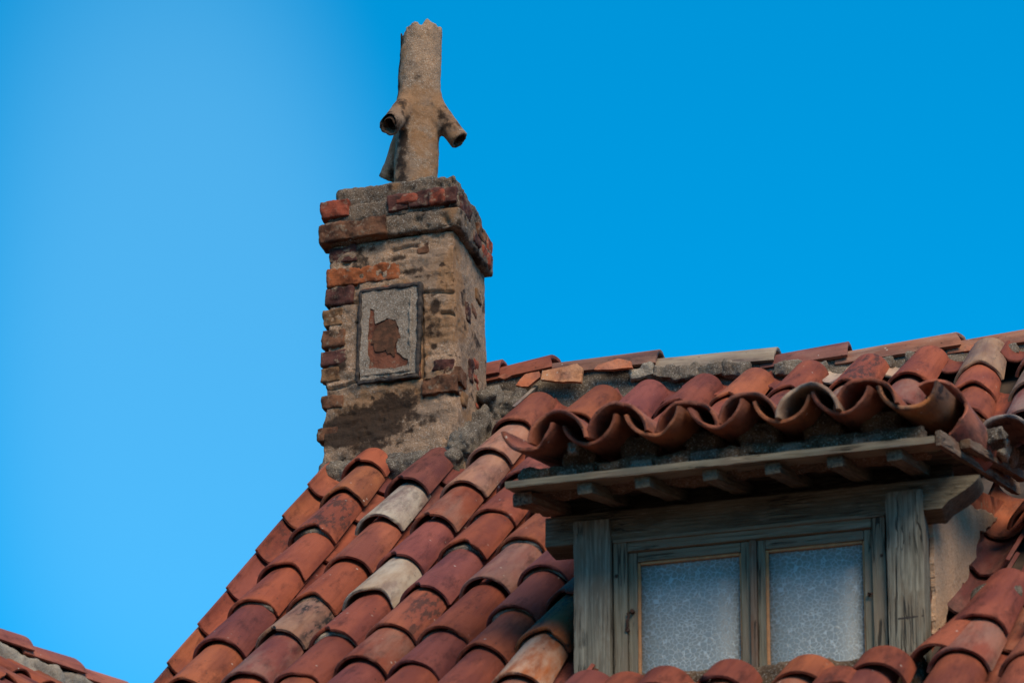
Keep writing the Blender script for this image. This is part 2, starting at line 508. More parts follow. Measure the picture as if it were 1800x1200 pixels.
def barrel(name, Ln, w_lip, w_top, rise_lip, rise_top, t=.014, seed=0, segs=16, pan=False, chip=0, wave=.0025):
    """half-round clay tile, axis +Y (lip at y=0), standing on z=0 (cover) or lying with its belly on z=0 (pan)"""
    ys = [0, .004] + [Ln * k / 9 for k in range(1, 9)] + [Ln - .004, Ln]
    rng = random.Random(seed)
    P = []; rows = len(ys)
    ph = rng.uniform(0, 6)
    for surf in (0, 1):
        for r, y in enumerate(ys):
            f = y / Ln
            a = (w_lip + (w_top - w_lip) * f) / 2; hgt = rise_lip + (rise_top - rise_lip) * f
            R = (a * a + hgt * hgt) / (2 * hgt); cz = hgt - R
            a0 = atan2(-cz, a) if True else 0
            a0 = math.atan2(0 - cz, a)
            edge = (r == 0 or r == rows - 1)
            rr = R - (t if surf else 0)
            if edge: rr += (.003 if surf else -.003)
            for k in range(segs + 1):
                th = a0 + (pi - 2 * a0) * k / segs
                P.append((rr * cos(th), y, cz + rr * sin(th)))
    P = np.array(P)
    q = P * np.array([1, .35, 1]) + seed * 5.13
    P[:, 2] += vnoise(q, 5, seed) * wave
    P[:, 0] += vnoise(q, 6, seed + 3) * wave
    # wandering lip, chipped corners
    endw = np.clip(1 - P[:, 1] / .03, 0, 1)
    P[:, 1] += endw * fbm(np.stack([P[:, 0], P[:, 0] * 0, P[:, 2]], 1) + seed, 28, 3, seed + 9) * .005
    for c in range(chip):
        cx = rng.uniform(-1, 1) * w_lip / 2; rad = rng.uniform(.02, .05); dp = rng.uniform(.015, .04)
        d = np.abs(P[:, 0] - cx) / rad
        P[:, 1] += np.clip(1 - d, 0, 1) ** .6 * dp * np.clip(1 - P[:, 1] / .09, 0, 1)
    if pan:
        P[:, 2] = (max(rise_lip, rise_top)) - P[:, 2]
    F = []
    n1 = segs + 1; o2 = rows * n1
    for r in range(rows - 1):
        for k in range(segs):
            F.append((r * n1 + k, (r + 1) * n1 + k, (r + 1) * n1 + k + 1, r * n1 + k + 1))
            F.append((o2 + r * n1 + k, o2 + r * n1 + k + 1, o2 + (r + 1) * n1 + k + 1, o2 + (r + 1) * n1 + k))
    for k in range(segs):
        F.append((k, k + 1, o2 + k + 1, o2 + k))
        b = (rows - 1) * n1
        F.append((b + k, o2 + b + k, o2 + b + k + 1, b + k + 1))
    for r in range(rows - 1):
        F.append((r * n1, o2 + r * n1, o2 + (r + 1) * n1, (r + 1) * n1))
        F.append((r * n1 + segs, (r + 1) * n1 + segs, o2 + (r + 1) * n1 + segs, o2 + r * n1 + segs))
    me = mesh(name, P, F, False)
    bm = bmesh.new(); bm.from_mesh(me); bmesh.ops.recalc_face_normals(bm, faces=bm.faces); bm.to_mesh(me); bm.free()
    me.shade_smooth(); me.set_sharp_from_angle(angle=radians(50))
    me.materials.append(M['tile'])
    return me

LT = .47
COV = [barrel('cover_tile', LT, .205, .165, .082, .066, seed=k, chip=(0, 1, 1, 2, 0, 1, 2, 3)[k % 8]) for k in range(12)]
PAN = [barrel('pan_tile', LT, .175, .205, .062, .075, seed=40 + k, pan=True, chip=(0, 1, 0, 2)[k % 4]) for k in range(8)]
COVS = [barrel('cover_tile', .15, .205, .192, .082, .077, seed=20 + k, chip=(0, 1, 2)[k % 3]) for k in range(4)]
PANS = [barrel('pan_tile', .24, .160, .165, .048, .052, seed=30 + k, pan=True, chip=(2, 1, 3, 1)[k % 4], wave=.004) for k in range(6)]
ECOV = [barrel('eave_cover', LT, .205, .165, .098, .080, seed=70 + k, chip=(1, 2, 3)[k % 3], wave=.006, t=.0125) for k in range(7)]
EPAN = [barrel('eave_pan', LT, .19, .19, .078, .078, seed=90 + k, pan=True, chip=(2, 0, 1)[k % 3], wave=.006, t=.013) for k in range(8)]
RID = [barrel('ridge_tile', .52, .270, .235, .105, .09, seed=110 + k, chip=(0, 2, 0, 1)[k % 4], t=.018) for k in range(4)]

rng = random.Random(7)
RED = [(.40, .100, .046), (.38, .094, .046), (.35, .086, .044), (.31, .078, .046), (.28, .074, .056), (.42, .118, .050), (.37, .106, .055), (.32, .086, .058), (.38, .092, .042)]
def clay():
    c = rng.choice(RED); k = rng.uniform(.50, .70)
    return tuple(v * k for v in c)
PALE = (0.271, 0.193, 0.135)
TAN = (0.254, 0.139, 0.078)

ground = bpy.data.objects.new('ground', mesh('ground', [(-600, -600, 0), (600, -600, 0), (600, 600, 0), (-600, 600, 0)], [(0, 1, 2, 3)], False))
ground.data.materials.append(M['ground']); col.objects.link(ground); ground['kind'] = 'structure'

# ---- walls of the house (below the roof, out of frame) and the roof deck
XL, XR = -.525, 3.75
YR = .70                        # ridge, behind the chimney front
SE = 3.35                       # slope length from P0 down to the eave
def prism(name, x0, x1, prof):
    n = len(prof)
    v = [(x0, y, z) for y, z in prof] + [(x1, y, z) for y, z in prof]
    f = [tuple(range(n)), tuple(range(2 * n - 1, n - 1, -1))] + [(i, n + i, n + (i + 1) % n, (i + 1) % n) for i in range(n)]
    me = mesh(name, v, f, False)
    bm = bmesh.new(); bm.from_mesh(me); bmesh.ops.recalc_face_normals(bm, faces=bm.faces); bm.to_mesh(me); bm.free()
    return me
yF = -SE * cos(TH) + .30; yB = 2 * YR - yF
d0 = -.20
part('wall', prism('wall', XL + .04, XR - .1, [(yF, -Z0), (yB, -Z0), (yB, yF * TT + d0), (YR, YR * TT + d0), (yF, yF * TT + d0)]), 'wall', house)
yE = -SE * cos(TH)
roof = holder('roof', prism('roof', XL, XR, [(yE, yE * TT - .11), (YR, YR * TT - .11), (2 * YR - yE, yE * TT - .11), (2 * YR - yE, yE * TT - .17), (YR, YR * TT - .17), (yE, yE * TT - .17)]), 'deck', house, 'red barrel-tiled roof slope with pale and stained tiles among the red')

# ---- covers and pans of the main slope
KN = [-.8, .6, 1.3, 2.0, 2.6, 3.4]
COLS = [(-.40, -.37, -.385, -.39, -.395, -.40), (-.06, -.115, -.12, -.17, -.19, -.21), (.217, .146, .10, .05, .0, -.05), (.50, .38, .327, .26, .19, .13),
        (.717, .61, .55, .48, .40, .33), (.958, .80, .745, .68, .62, .55), (1.181, 1.02, .95, .855, .83, .77), (1.417, 1.27, 1.20, 1.12, 1.08, 1.0),
        (1.667, 1.52, 1.45, 1.38, 1.331, 1.25), (1.913, 1.76, 1.68, 1.61, 1.54, 1.47), (2.153, 2.10, 1.98, 1.88, 1.77, 1.70), (2.40, 2.345, 2.25, 2.12, 2.0, 1.92),
        (2.64, 2.55, 2.455, 2.375, 2.265, 2.17), (2.88, 2.80, 2.70, 2.61, 2.49, 2.41), (3.12, 3.06, 2.97, 2.86, 2.74, 2.65), (3.36, 3.30, 3.21, 3.10, 2.98, 2.9), (3.58, 3.53, 3.45, 3.34, 3.22, 3.14)]
ROWS0 = [-.22, .12, .51, .90, 1.29, 1.68, 2.05, 2.40, 2.76, 3.12, 3.40]
LIPS = {0: [.12, .48, .91, 1.30, 1.66, 2.04, 2.40, 2.76, 3.1, 3.4], 1: [.43, .85, 1.29, 1.69, 2.0, 2.38, 2.75, 3.1, 3.4],
        2: [-.22, .14, .53, .915, 1.33, 1.69, 2.05, 2.42, 2.78, 3.1, 3.4], 3: [-.22, .14, .53, .92, 1.28, 1.70, 2.05, 2.33, 2.7, 3.06, 3.4],
        4: [-.22, .12, .50, .90, 1.28, 1.68, 2.13, 2.40, 2.74, 3.1, 3.4], 5: [-.22, .12, .50, .88, 1.24, 1.62, 1.98, 2.32, 2.68, 3.05, 3.4],
        6: [-.22, .12, .50, .90, 1.28, 1.56, 1.90, 2.26, 2.60, 2.95, 3.3], 10: [-.25, .02, .30, .66, 1.0, 1.4, 1.8, 2.2, 2.58, 3.12, 3.40],
        11: [-.24, .06, .42, .72, 1.10, 1.48, 1.85, 2.225, 2.56, 3.12, 3.40], 12: [-.22, .02, .40, .76, 1.12, 1.5, 1.87, 2.20, 2.46, 2.7, 3.05, 3.4]}
def colx(c, s): return float(np.interp(s, KN, COLS[c]))
def in_dormer(x, s):
    return (1.02 < x < 2.14 and 1.0 < s < 2.50) or (2.0 < x < 2.42 and .68 < s < 2.42)
def on_chimney(x, s): return x < .02 and s < .05
SPECIAL = {(1, .85): (PALE, .75, .25), (2, 1.69): (PALE, .75, .25), (1, .43): ((0.143, 0.041, 0.029), 0, 0), (1, 2.0): ((0.206, 0.100, 0.062), .15, 1.0), (0, .48): ((0.262, 0.084, 0.034), 0, 0),
           (6, 2.26): ((0.249, 0.071, 0.022), 0, .9), (6, 2.60): ((0.299, 0.087, 0.025), .55, 0), (3, 1.70): ((0.168, 0.048, 0.040), 0, 0), (4, 1.68): ((0.175, 0.069, 0.053), .12, 0),
           (10, -.25): (TAN, .15, 0), (11, .06): (TAN, .2, 0), (5, 1.62): ((0.156, 0.047, 0.040), 0, 0), (5, 1.98): ((0.156, 0.043, 0.031), 0, 0), (2, .14): ((0.299, 0.125, 0.075), .15, 0), (2, .53): ((0.280, 0.125, 0.075), .1, .0)}
def put_cover(x, s, x2, h=.0, seed=0, colr=None, lime=0, soot=0, meshes=COV, parent=roof, name='cover_tile', raise_lip=.021):
    o0 = slope_point(x, s, h + raise_lip); o1 = slope_point(x2, s - LT, h)
    mw = frame_mat(o0, (1, 0, 0), o1 - o0)
    mw = mw @ Matrix.Rotation(rng.uniform(-.04, .04), 4, 'Y') @ Matrix.Rotation(rng.uniform(-.018, .018), 4, 'Z')
    return part(name, meshes[seed % len(meshes)], None, parent, mw, colr or clay(), lime=float(lime), soot=float(soot))
for c in range(len(COLS)):
    for i, s0 in enumerate(LIPS.get(c, ROWS0)):
        s = s0 + (rng.uniform(-.02, .02) if c not in LIPS else 0)
        x = colx(c, s)
        if in_dormer(x, s) or on_chimney(x, s): continue
        cl, lime, soot = SPECIAL.get((c, s0), (None, 0, 0))
        if cl is None:
            soot = .7 if rng.random() < .10 else 0
            lime = rng.uniform(.12, .4) if rng.random() < .14 else 0
        if 1.02 < x < 2.14 and s < 2.85 and s > 2.5:      # cut short against the sill
            s = 2.79 + rng.uniform(-.03, .025)
            put_cover(x, s, x + .06, rng.uniform(-.004, .004), rng.randrange(99), cl, lime, soot, COVS)
            continue
        put_cover(x, s, colx(c, s - LT), rng.uniform(-.004, .004), rng.randrange(99), cl, lime, soot)
for x, s in ((1.885, 2.90), (1.42, 2.93), (1.20, 2.80)):
    put_cover(x, s, x + .05, 0, rng.randrange(99), None, 0, .3, COVS)
put_cover(2.185, 2.66, 2.325, 0, 4, (.25, .066, .034), 0, .3)
# pans in the valleys; column -1 is the verge, whose outer wings stand against the sky
VERGE = [-.505, -.49, -.475, -.46, -.445, -.44]
def panx(c, s):
    if c == -1: return float(np.interp(s, KN, VERGE))
    if c == 1 and s < 0: return .085
    return (colx(c, s) + colx(c + 1, s)) / 2
for c in range(-1, len(COLS) - 1):
    rows = [.02, .30, .68, 1.06, 1.46, 1.82, 2.18, 2.54, 2.9, 3.25] if c == -1 else [r + .10 for r in ROWS0[1:]]
    for k, s0 in enumerate(rows):
        s = s0 + rng.uniform(-.03, .03) * (.3 if c == -1 else 1)
        x = panx(c, s)
        if in_dormer(x, s) or on_chimney(x, s - .1) or (1.0 < x < 2.24 and 1.0 < s < 3.05): continue
        h = -.062
        o0 = slope_point(x, s, h + (.031 if c == -1 else .018)); o1 = slope_point(panx(c, s - LT), s - LT, h)
        mw = frame_mat(o0, (1, 0, 0), o1 - o0)
        roll = radians(7) if c == -1 else rng.uniform(-.05, .05)
        if c == -1: mw = mw @ Matrix.Translation((0, 0, .022)) @ Matrix.Rotation(roll, 4, 'Y')
        part('pan_tile', PAN[rng.randrange(8)], None, roof, mw, clay(), lime=.1 if rng.random() < .2 else 0.0, soot=.5 if rng.random() < .3 else 0.0)
# short pans of the top course, tipped up on the mortar under the ridge
for c in range(2, len(COLS) - 1):
    s = -.50 + rng.uniform(-.04, .03); x = panx(c, s) + rng.uniform(-.012, .012)
    o0 = slope_point(x, s, rng.uniform(-.020, .0)); o1 = slope_point(x + .02, s - .24, -.035)
    mw = frame_mat(o0, (1, 0, 0), o1 - o0) @ Matrix.Rotation(rng.uniform(-.12, .12), 4, 'Y')
    cl = {3: (.26, .085, .07), 7: (.36, .25, .19), 8: (.36, .19, .12)}.get(c)
    part('pan_tile', PANS[c % 6], None, roof, mw, cl or clay(), lime=.5 if c in (7, 8) else 0.0, soot=.4 if c in (7, 3) else 0.0)
# worn pans tipped against the dormer cheek as flashing
for k, s in enumerate((1.37, 1.72, 2.06)):
    xx = 2.255 - .11 * (s - 1.0)
    o0 = slope_point(xx + .085, s, -.075); o1 = slope_point(xx + .085 + .05, s - LT, -.095)
    part('pan_tile', PAN[k], None, roof, frame_mat(o0, (1, 0, 0), o1 - o0) @ Matrix.Rotation(radians(5), 4, 'Y'), clay(), lime=.1, soot=.4)
# two worn pans in the gutter along the chimney
for s, h, cl, r in ((-.16, -.05, (.23, .165, .12), .03), (-.46, -.02, (.16, .12, .095), -.06)):
    o0 = slope_point(.075, s, h + .02); o1 = slope_point(.10, s - LT, h)
    part('pan_tile', PAN[3], None, roof, frame_mat(o0, (1, 0, 0), o1 - o0) @ Matrix.Rotation(r, 4, 'Y'), cl, lime=.25, soot=.6)

# mortar plugs under some lips
for (c, s) in ((2, 2.05), (5, 1.98), (4, 1.28), (5, 1.62), (4, 2.13), (1, 1.69), (3, 1.28), (3, .92), (6, 2.26), (12, 2.20), (0, 1.66), (0, .91)):
    x = colx(c, s)
    def fn(p, nrm):
        p = p.copy()
        r = .058
        z = np.clip(1 - (p[:, 0] / .09) ** 2, 0, 1) ** .5
        p[:, 2] = (p[:, 2] + .035) / .07 * r * (.25 + .85 * z) + .004
        return p
    me = rough_box('mortar_plug', (.165, .07, .07), .009, .012, .007, 40, c * 10 + int(s * 7), fn)
    o0 = slope_point(x, s - .014 - .035, .008)
    part('mortar_plug', me, 'pale' if c in (2, 5, 4) else 'mortar', roof, frame_mat(o0, (1, 0, 0), UP))

# ---- ridge: mortar bed, ridge tiles, tile shards and stones set in the mortar
RX = [-.66, -.34, -.04, .248, .711, 1.225, 1.544, 2.025, 2.46, 2.9, 3.3, 3.75]
RZ = [.64, .635, .628, .623, .587, .533, .515, .50, .49, .485, .48, .48]
rz = lambda x: float(np.interp(x, RX, RZ))
def fn(p, nrm):
    p = p.copy()
    top = np.interp(p[:, 0] + 1.60, RX, RZ) + .03
    f = (p[:, 2] + .15) / .30
    p[:, 2] = .42 + f * (top - .42)
    p[:, 1] = p[:, 1] * (1.0 - .28 * f) + .02 * (1 - f)
    p[:, 1] += np.where(nrm[:, 1] < -.5, fbm(p * np.array([1, 0, 1]), 5, 3, 4) * .018, 0)
    return p
ridge = holder('ridge', rough_box('ridge', (4.30, .36, .30), .022, .02, .012, 18, 5, fn), 'mortar', house, 'grey lichen-speckled mortar bed under the ridge tiles')
ridge.location.x += 1.60; ridge.location.y += YR + .02; BASE[ridge] += Vector((1.60, YR + .02, 0))
ends = [(-.36, .01), (-.06, .255), (.225, .72), (.69, 1.238), (1.20, 1.552), (1.525, 2.035), (2.0, 2.47), (2.44, 2.9), (2.87, 3.33), (3.30, 3.76)]
rcol = [(0.206, 0.062, 0.038), (0.206, 0.059, 0.034), (0.168, 0.078, 0.053), (0.206, 0.156, 0.112), (0.175, 0.062, 0.047), (0.237, 0.090, 0.050), (0.249, 0.097, 0.053), (0.225, 0.075, 0.038), (0.212, 0.062, 0.038), (0.225, 0.075, 0.043)]
rl = [.0, .0, .1, .35, .1, .25, .15, 0, 0, 0]
for i, (x0, x1) in enumerate(ends):
    o0 = Vector((x1, YR - .012, rz(x1) + .014)); o1 = Vector((x0, YR - .012, rz(x0) - .014))
    mw = frame_mat(o0, (0, 1, 0), o1 - o0) @ Matrix.Diagonal((1, (x1 - x0 + .03) / .52, 1, 1))
    part('ridge_tile', RID[i % 4], None, ridge, mw, rcol[i], lime=rl[i], soot=.5 if i in (2, 3) else 0.0)
def on_bed(x, z): # front of the mortar bed
    return Vector((x, YR - .155, z))
SH = [([(.10, .545), (.145, .60), (.205, .605), (.21, .575), (.16, .535)], (.40, .12, .055)),
      ([(.215, .56), (.22, .605), (.375, .62), (.40, .595), (.40, .525), (.30, .54)], (.43, .19, .09)),
      ([(.455, .58), (.47, .60), (.56, .622), (.62, .60), (.625, .565), (.52, .572)], (.42, .13, .06)),
      ([(.02, .60), (.05, .615), (.08, .60), (.05, .585)], (.36, .12, .06)), ([(2.05, .45), (2.06, .475), (2.14, .478), (2.15, .45)], (.36, .12, .06))]
for i, (pts, cl) in enumerate(SH):
    me = ribbon_slab('tile_shard', pts, None, .02, .005, i, .015, lambda a, b, c: (a, YR - .165 - c + (b - .5) * .2 - .02, b))
    part('tile_shard', me, 'tile', ridge, None, cl, lime=.15, soot=.2)
def stone(name, c, size, seed, mat, parent, rot=0):
    me = rough_box(name, size, max(size) / 14, min(size) * .16, min(size) * .42, 2.6 / max(size), seed, None, 30, 4)
    return part(name, me, mat, parent, Matrix.Translation(c) @ Matrix.Rotation(rot, 4, 'Y'))
for i, (x, z, a, b) in enumerate(((.66, .60, .10, .05), (.76, .585, .09, .05), (.85, .575, .10, .06), (.97, .568, .12, .05), (1.08, .555, .10, .055), (1.30, .53, .11, .05), (1.42, .52, .09, .05), (1.68, .505, .12, .045), (.02, .56, .10, .06), (1.86, .50, .10, .04), (2.2, .485, .12, .045))):
    stone('ridge_stone', (x, YR - .152 + (z - .5) * .2, z - .04), (a * 1.15, .06, b * 1.1), 20 + i, 'pale' if i == 0 else 'stone', ridge, rng.uniform(-.3, .3))

# ---------------------------------------------------------------- chimney
CX0, CX1, CY1 = -.608, 0.0, .45
def px(u, v):       # marks measured on the chimney front -> (x, z)
    return (-.019 + (u - 800) / 389.6, 1.033 - .00257 * (v - 440) - .000355 * (u - 583))
def seg_dist(P, a, b):
    a = np.array(a); b = np.array(b); d = b - a
    t = np.clip(((P - a) @ d) / (d @ d), 0, 1)
    return np.linalg.norm(P - a - t[:, None] * d, axis=1)
GRO = [((742, 516), (802, 511)), ((742, 520), (744, 656)), ((566, 688), (634, 674)), ((634, 676), (632, 520)), ((778, 549), (802, 552)), ((745, 660), (700, 668)), ((570, 540), (632, 530)), ((628, 505), (600, 500)), ((690, 440), (735, 432))]
H_B = 1.30
def chim_fn(p, nrm):
    p = p.copy()
    f = (p[:, 2] + H_B / 2) / H_B             # 0 bottom .. 1 top
    z = -.25 + f * H_B
    k = (z + .02) / 1.06
    x0 = CX0 + .034 * k; x1 = CX1 - .021 * k
    x = x0 + (p[:, 0] / .60 + .5) * (x1 - x0)
    y = p[:, 1] + CY1 / 2
    Q = np.stack([x, z], 1)
    front = sstep(-.6, -.9, nrm[:, 1])
    g = np.zeros(len(p))
    W = np.stack([x, z, z * 0], 1)
    wob = np.stack([fbm(W, 25, 2, 3), fbm(W, 25, 2, 4)], 1) * .006
    for a, b in GRO:
        d = seg_dist(Q + wob, px(*a), px(*b))
        g = np.maximum(g, sstep(.010, .003, d))
    y = y + front * g * .020
    # slow undulation and pitting
    N = np.stack([x, y, z], 1)
    und = fbm(N, 7, 3, 11) * .012 + fbm(N * np.array([.5, 1, 1.6]), 20, 3, 17) * .008
    pit = sstep(.34, .62, fbm(N, 34, 3, 12)) * .007
    y = y + front * (-und + pit)
    left = sstep(-.6, -.9, nrm[:, 0]); right = sstep(.6, .9, nrm[:, 0])
    x = x - left * (fbm(N * np.array([0, .5, 1]), 16, 3, 13) * .016) + left * pit
    x = x + right * (fbm(N, 6, 4, 14) * .016) - right * pit
    corner = np.exp(-((x - x1) ** 2 + y ** 2) / .0012)
    y = y + corner * (.006 + .008 * fbm(N, 22, 2, 15)); x = x - corner * (.006 + .008 * fbm(N, 22, 2, 16))
    # foot flares into a mortar haunch
    fl = sstep(.16, -.05, z + y * -TT)
    x = x + right * fl * .03
    return np.stack([x, y, z], 1)
me = rough_box('chimney_stack', (.60, CY1, H_B), .0062, .010, .0035, 55, 2, chim_fn)
co = np.array([v.co for v in me.vertices])
def blob(u, v, ru, rv, k=1.0):
    x, z = px(u, v); sx, sz = ru / 389.6, rv / 389.6
    d = np.sqrt(((co[:, 0] - x) / sx) ** 2 + ((co[:, 2] - z) / sz) ** 2)
    return np.clip(1.25 - d, 0, 1) * k * (co[:, 1] < .12)
wv = fbm(co, 12, 4, 33)
soot = np.zeros(len(co))
for b in ((640, 748, 80, 36, 1.6), (690, 718, 40, 28, 1.5), (605, 768, 58, 28, 1.2), (655, 785, 70, 20, .8), (735, 730, 26, 16, .6), (600, 640, 24, 24, .9), (585, 600, 30, 22, .7), (688, 712, 12, 14, .9),
          (766, 540, 12, 18, .95), (764, 608, 9, 8, .9), (778, 640, 22, 8, .8), (700, 455, 24, 8, .6), (722, 478, 26, 8, .7), (655, 437, 12, 6, .7), (775, 575, 26, 22, .35), (575, 700, 30, 24, .55), (620, 720, 40, 14, .6), (690, 672, 60, 8, .7), (790, 470, 18, 10, .4)):
    soot = np.maximum(soot, blob(*b))
soot = np.clip(soot + .25 * wv * (soot > 0), 0, 1)
soot = np.maximum(soot, sstep(.18, .55, fbm(co, 9, 4, 41)) * .62)
soot = np.maximum(soot, sstep(.30, .55, fbm(co * np.array([1, 1, 2.2]), 26, 3, 42)) * .6)
och = np.clip(sstep(-.05, .45, fbm(co, 6, 3, 51)) * .65 + blob(690, 700, 120, 50, .6) + blob(770, 450, 60, 60, .3), 0, 1)
gry = np.clip(sstep(.0, .5, fbm(co, 8, 3, 61)) * .6 + sstep(.10, -.03, co[:, 2] - co[:, 1] * TT) * .7 + (co[:, 0] > -.03) * .18, 0, 1)
set_stain(me, np.stack([soot, och, gry], 1))
stack = holder('chimney_stack', me, 'chim', house, 'crumbling rendered brick chimney stack with soot stains')

BR = {'red': (0.212, 0.049, 0.027), 'dark': (0.081, 0.030, 0.024), 'brown': (0.132, 0.058, 0.031), 'orange': (0.238, 0.068, 0.024), 'ochre': (0.170, 0.089, 0.043)}
def brick(u0, v0, u1, v1, c, proud=.012, depth=.09, seed=0, rad=.012, left=0.0, k=.55):
    xa, za = px(u0, (v0 + v1) / 2); xb, zb = px(u1, (v0 + v1) / 2)
    _, zt = px((u0 + u1) / 2, v0); _, zl = px((u0 + u1) / 2, v1)
    xa -= left
    me = rough_box('brick', (xb - xa, depth, zt - zl), .0065, .006, .017, 20, seed)
    rot = Matrix.Rotation(rng.uniform(-.02, .02), 4, 'Y')
    return part('brick', me, 'brick', stack, Matrix.Translation(((xa + xb) / 2, -proud * k + depth / 2, (zt + zl) / 2)) @ rot, BR[c])
FB = [(583, 433, 628, 462, 'dark', .014, .012), (582, 468, 704, 499, 'orange', .016, .014), (579, 507, 622, 537, 'dark', .016, .012), (573, 580, 608, 612, 'brown', .012, .014),
      (571, 617, 612, 643, 'dark', .008, .012), (745, 660, 805, 691, 'brown', .022, 0), (734, 426, 763, 446, 'brown', .006, 0), (763, 631, 800, 650, 'dark', .006, 0), (573, 648, 600, 672, 'ochre', .006, .016),
      (572, 696, 606, 720, 'brown', .006, .012), (567, 752, 598, 776, 'brown', .006, .014), (574, 545, 604, 574, 'ochre', .008, .012)]
for i, (a, b, c_, d, k, pr, lf) in enumerate(FB): brick(a, b, c_, d, k, pr, .10, 200 + i, .012, lf)
# bricks that show through the render of the right-hand face
for i, (y, z, ly, lz, k, pr) in enumerate(((.16, .74, .06, .075, 'dark', .010), (.20, .50, .05, .10, 'dark', .012), (.27, .53, .05, .10, 'red', .010), (.30, .42, .05, .12, 'red', .006), (.05, .40, .10, .075, 'brown', .022), (.34, .90, .08, .05, 'ochre', .004), (.09, .32, .07, .06, 'ochre', .016), (.26, .80, .07, .045, 'brown', .002))):
    me = rough_box('brick', (.08, ly, lz), .0065, .006, .016, 22, 230 + i)
    part('brick', me, 'brick', stack, Matrix.Translation((-.012 - .04 + pr - .006 * z, y, z)), BR[k])
# bricks of the left-hand face, seen as a ragged edge
zz = .02
i = 0
while zz < 1.0:
    hh = rng.uniform(.05, .085)
    for j in range(2):
        me = rough_box('brick', (.07, .19, hh), .008, .008, .020, 20, 250 + i * 2 + j)
        k = rng.choice(('brown', 'dark', 'ochre', 'mort', 'mort'))
        part('brick', me, 'brick' if k != 'mort' else 'stone', stack, Matrix.Translation((CX0 + .034 * zz + .032 - rng.uniform(0, .022), .16 + j * .20 + rng.uniform(-.02, .02), zz + hh / 2)) @ Matrix.Rotation(rng.uniform(-.1, .1), 4, 'Y'), BR.get(k))
    zz += hh + rng.uniform(.012, .05); i += 1

# the walled-up soot door: iron frame, cement slab, broken plaster over terracotta
pc = lambda u, v: px(u, v)
def bar(a, b, wdt, y, depth, seed):
    ax, az = px(*a); bx, bz = px(*b)
    ln = math.hypot(bx - ax, bz - az)
    me = rough_box('iron_strip', (ln, depth, wdt), .006, .003, .011, 34, seed)
    mw = Matrix.Translation(((ax + bx) / 2, y, (az + bz) / 2)) @ Matrix.Rotation(-atan2(bz - az, bx - ax), 4, 'Y')
    return me, mw
x0, z1 = px(638, 512); x1, _ = px(739, 505); _, z0 = px(690, 668)
me = rough_box('soot_door', (x1 - x0 + .01, .03, z1 - z0 + .01), .008, .006, .003, 30, 300)
door = part('soot_door', me, 'brick', stack, Matrix.Translation(((x0 + x1) / 2, .004, (z0 + z1) / 2)), (.15, .052, .030), 'walled-up soot door with broken plaster over terracotta')
for i, (a, b, w) in enumerate((((636, 516), (742, 502), .016), ((742, 500), (738, 662), .017), ((634, 677), (740, 661), .018), ((638, 514), (633, 676), .014))):
    me, mw = bar(a, b, w, -.007, .03, 310 + i)
    part('iron_strip', me, 'iron', stack, mw)
o_ = [px(640, 518), px(738, 504), px(735, 658), px(690, 665), px(637, 673)]
h_ = [px(652, 640), px(653, 600), px(652, 560), px(655, 547), px(661, 549), px(664, 572), px(672, 570), px(686, 562), px(698, 566), px(705, 578), px(706, 592), px(701, 606), px(702, 622), px(714, 628), px(722, 633), px(718, 645), px(700, 650), px(654, 652)]
fr = lambda a, b, c: (a, -.001 - c, b)
me = ribbon_slab('plaster_skin', o_, h_, .015, .009, 5, .006, fr)
part('plaster_skin', me, 'slab', stack)
cr_ = [px(656, 606), px(664, 580), px(674, 572), px(688, 565), px(700, 570), px(705, 592), px(700, 608), px(702, 622), px(694, 634), px(684, 622), px(668, 620)]
part('soot_crust', ribbon_slab('soot_crust', cr_, None, .003, .022, 9, .006, lambda a, b, c: (a, -.0135 - c, b)), 'crust', stack)
# inner border strip of the slab
for i, (a, b, w) in enumerate((((726, 512), (724, 652), .012), ((640, 664), (726, 652), .016))):
    me, mw = bar(a, b, w, -.015, .012, 330 + i)
    part('plaster_strip', me, 'slab', stack, mw)

# crown: two courses of brick in cement with a slab on top
def cap_fn(p, nrm):
    p = p.copy()
    N = p + 3.3
    p += nrm * (fbm(N, 9, 4, 71) * .012)[:, None]
    p += nrm * (-sstep(.15, .5, fbm(N, 26, 3, 72)) * .018 + fbm(N, 60, 2, 73) * .004)[:, None]
    return p
def capbox(name, x0, x1, y0, y1, z0, z1, seed, mat='capm', label=None):
    me = rough_box(name, (x1 - x0, y1 - y0, z1 - z0), .0075, .014, .005, 40, seed, cap_fn)
    c_ = np.array([v.co for v in me.vertices])
    s_ = np.stack([sstep(-.05, .5, fbm(c_, 11, 4, seed)) * .95, sstep(.2, .6, fbm(c_, 8, 3, seed + 1)) * .7, sstep(-.1, .5, fbm(c_, 14, 4, seed + 2)) * .9], 1)
    set_stain(me, s_)
    return part(name, me, mat, stack, Matrix.Translation(((x0 + x1) / 2, (y0 + y1) / 2, (z0 + z1) / 2)), None, label)
capbox('crown_course', -.602, .012, -.030, CY1 + .03, 1.050, 1.145, 400)
capbox('crown_course', -.592, .004, -.022, CY1 + .02, 1.140, 1.222, 401)
capbox('crown_slab', -.556, -.026, .005, CY1 - .02, 1.215, 1.310, 402)
for i, (u0, v0, u1, v1, k, pr, lf) in enumerate(((568, 358, 618, 388, 'red', .036, .0), (566, 395, 684, 427, 'brown', .044, .0), (685, 347, 721, 375, 'dark', .032, 0), (722, 338, 806, 366, 'dark', .036, 0), (700, 348, 740, 362, 'red', .034, 0), (760, 340, 786, 364, 'red', .038, 0))):
    brick(u0, v0, u1, v1, k, pr, .10, 420 + i, .012, lf, 1.12)
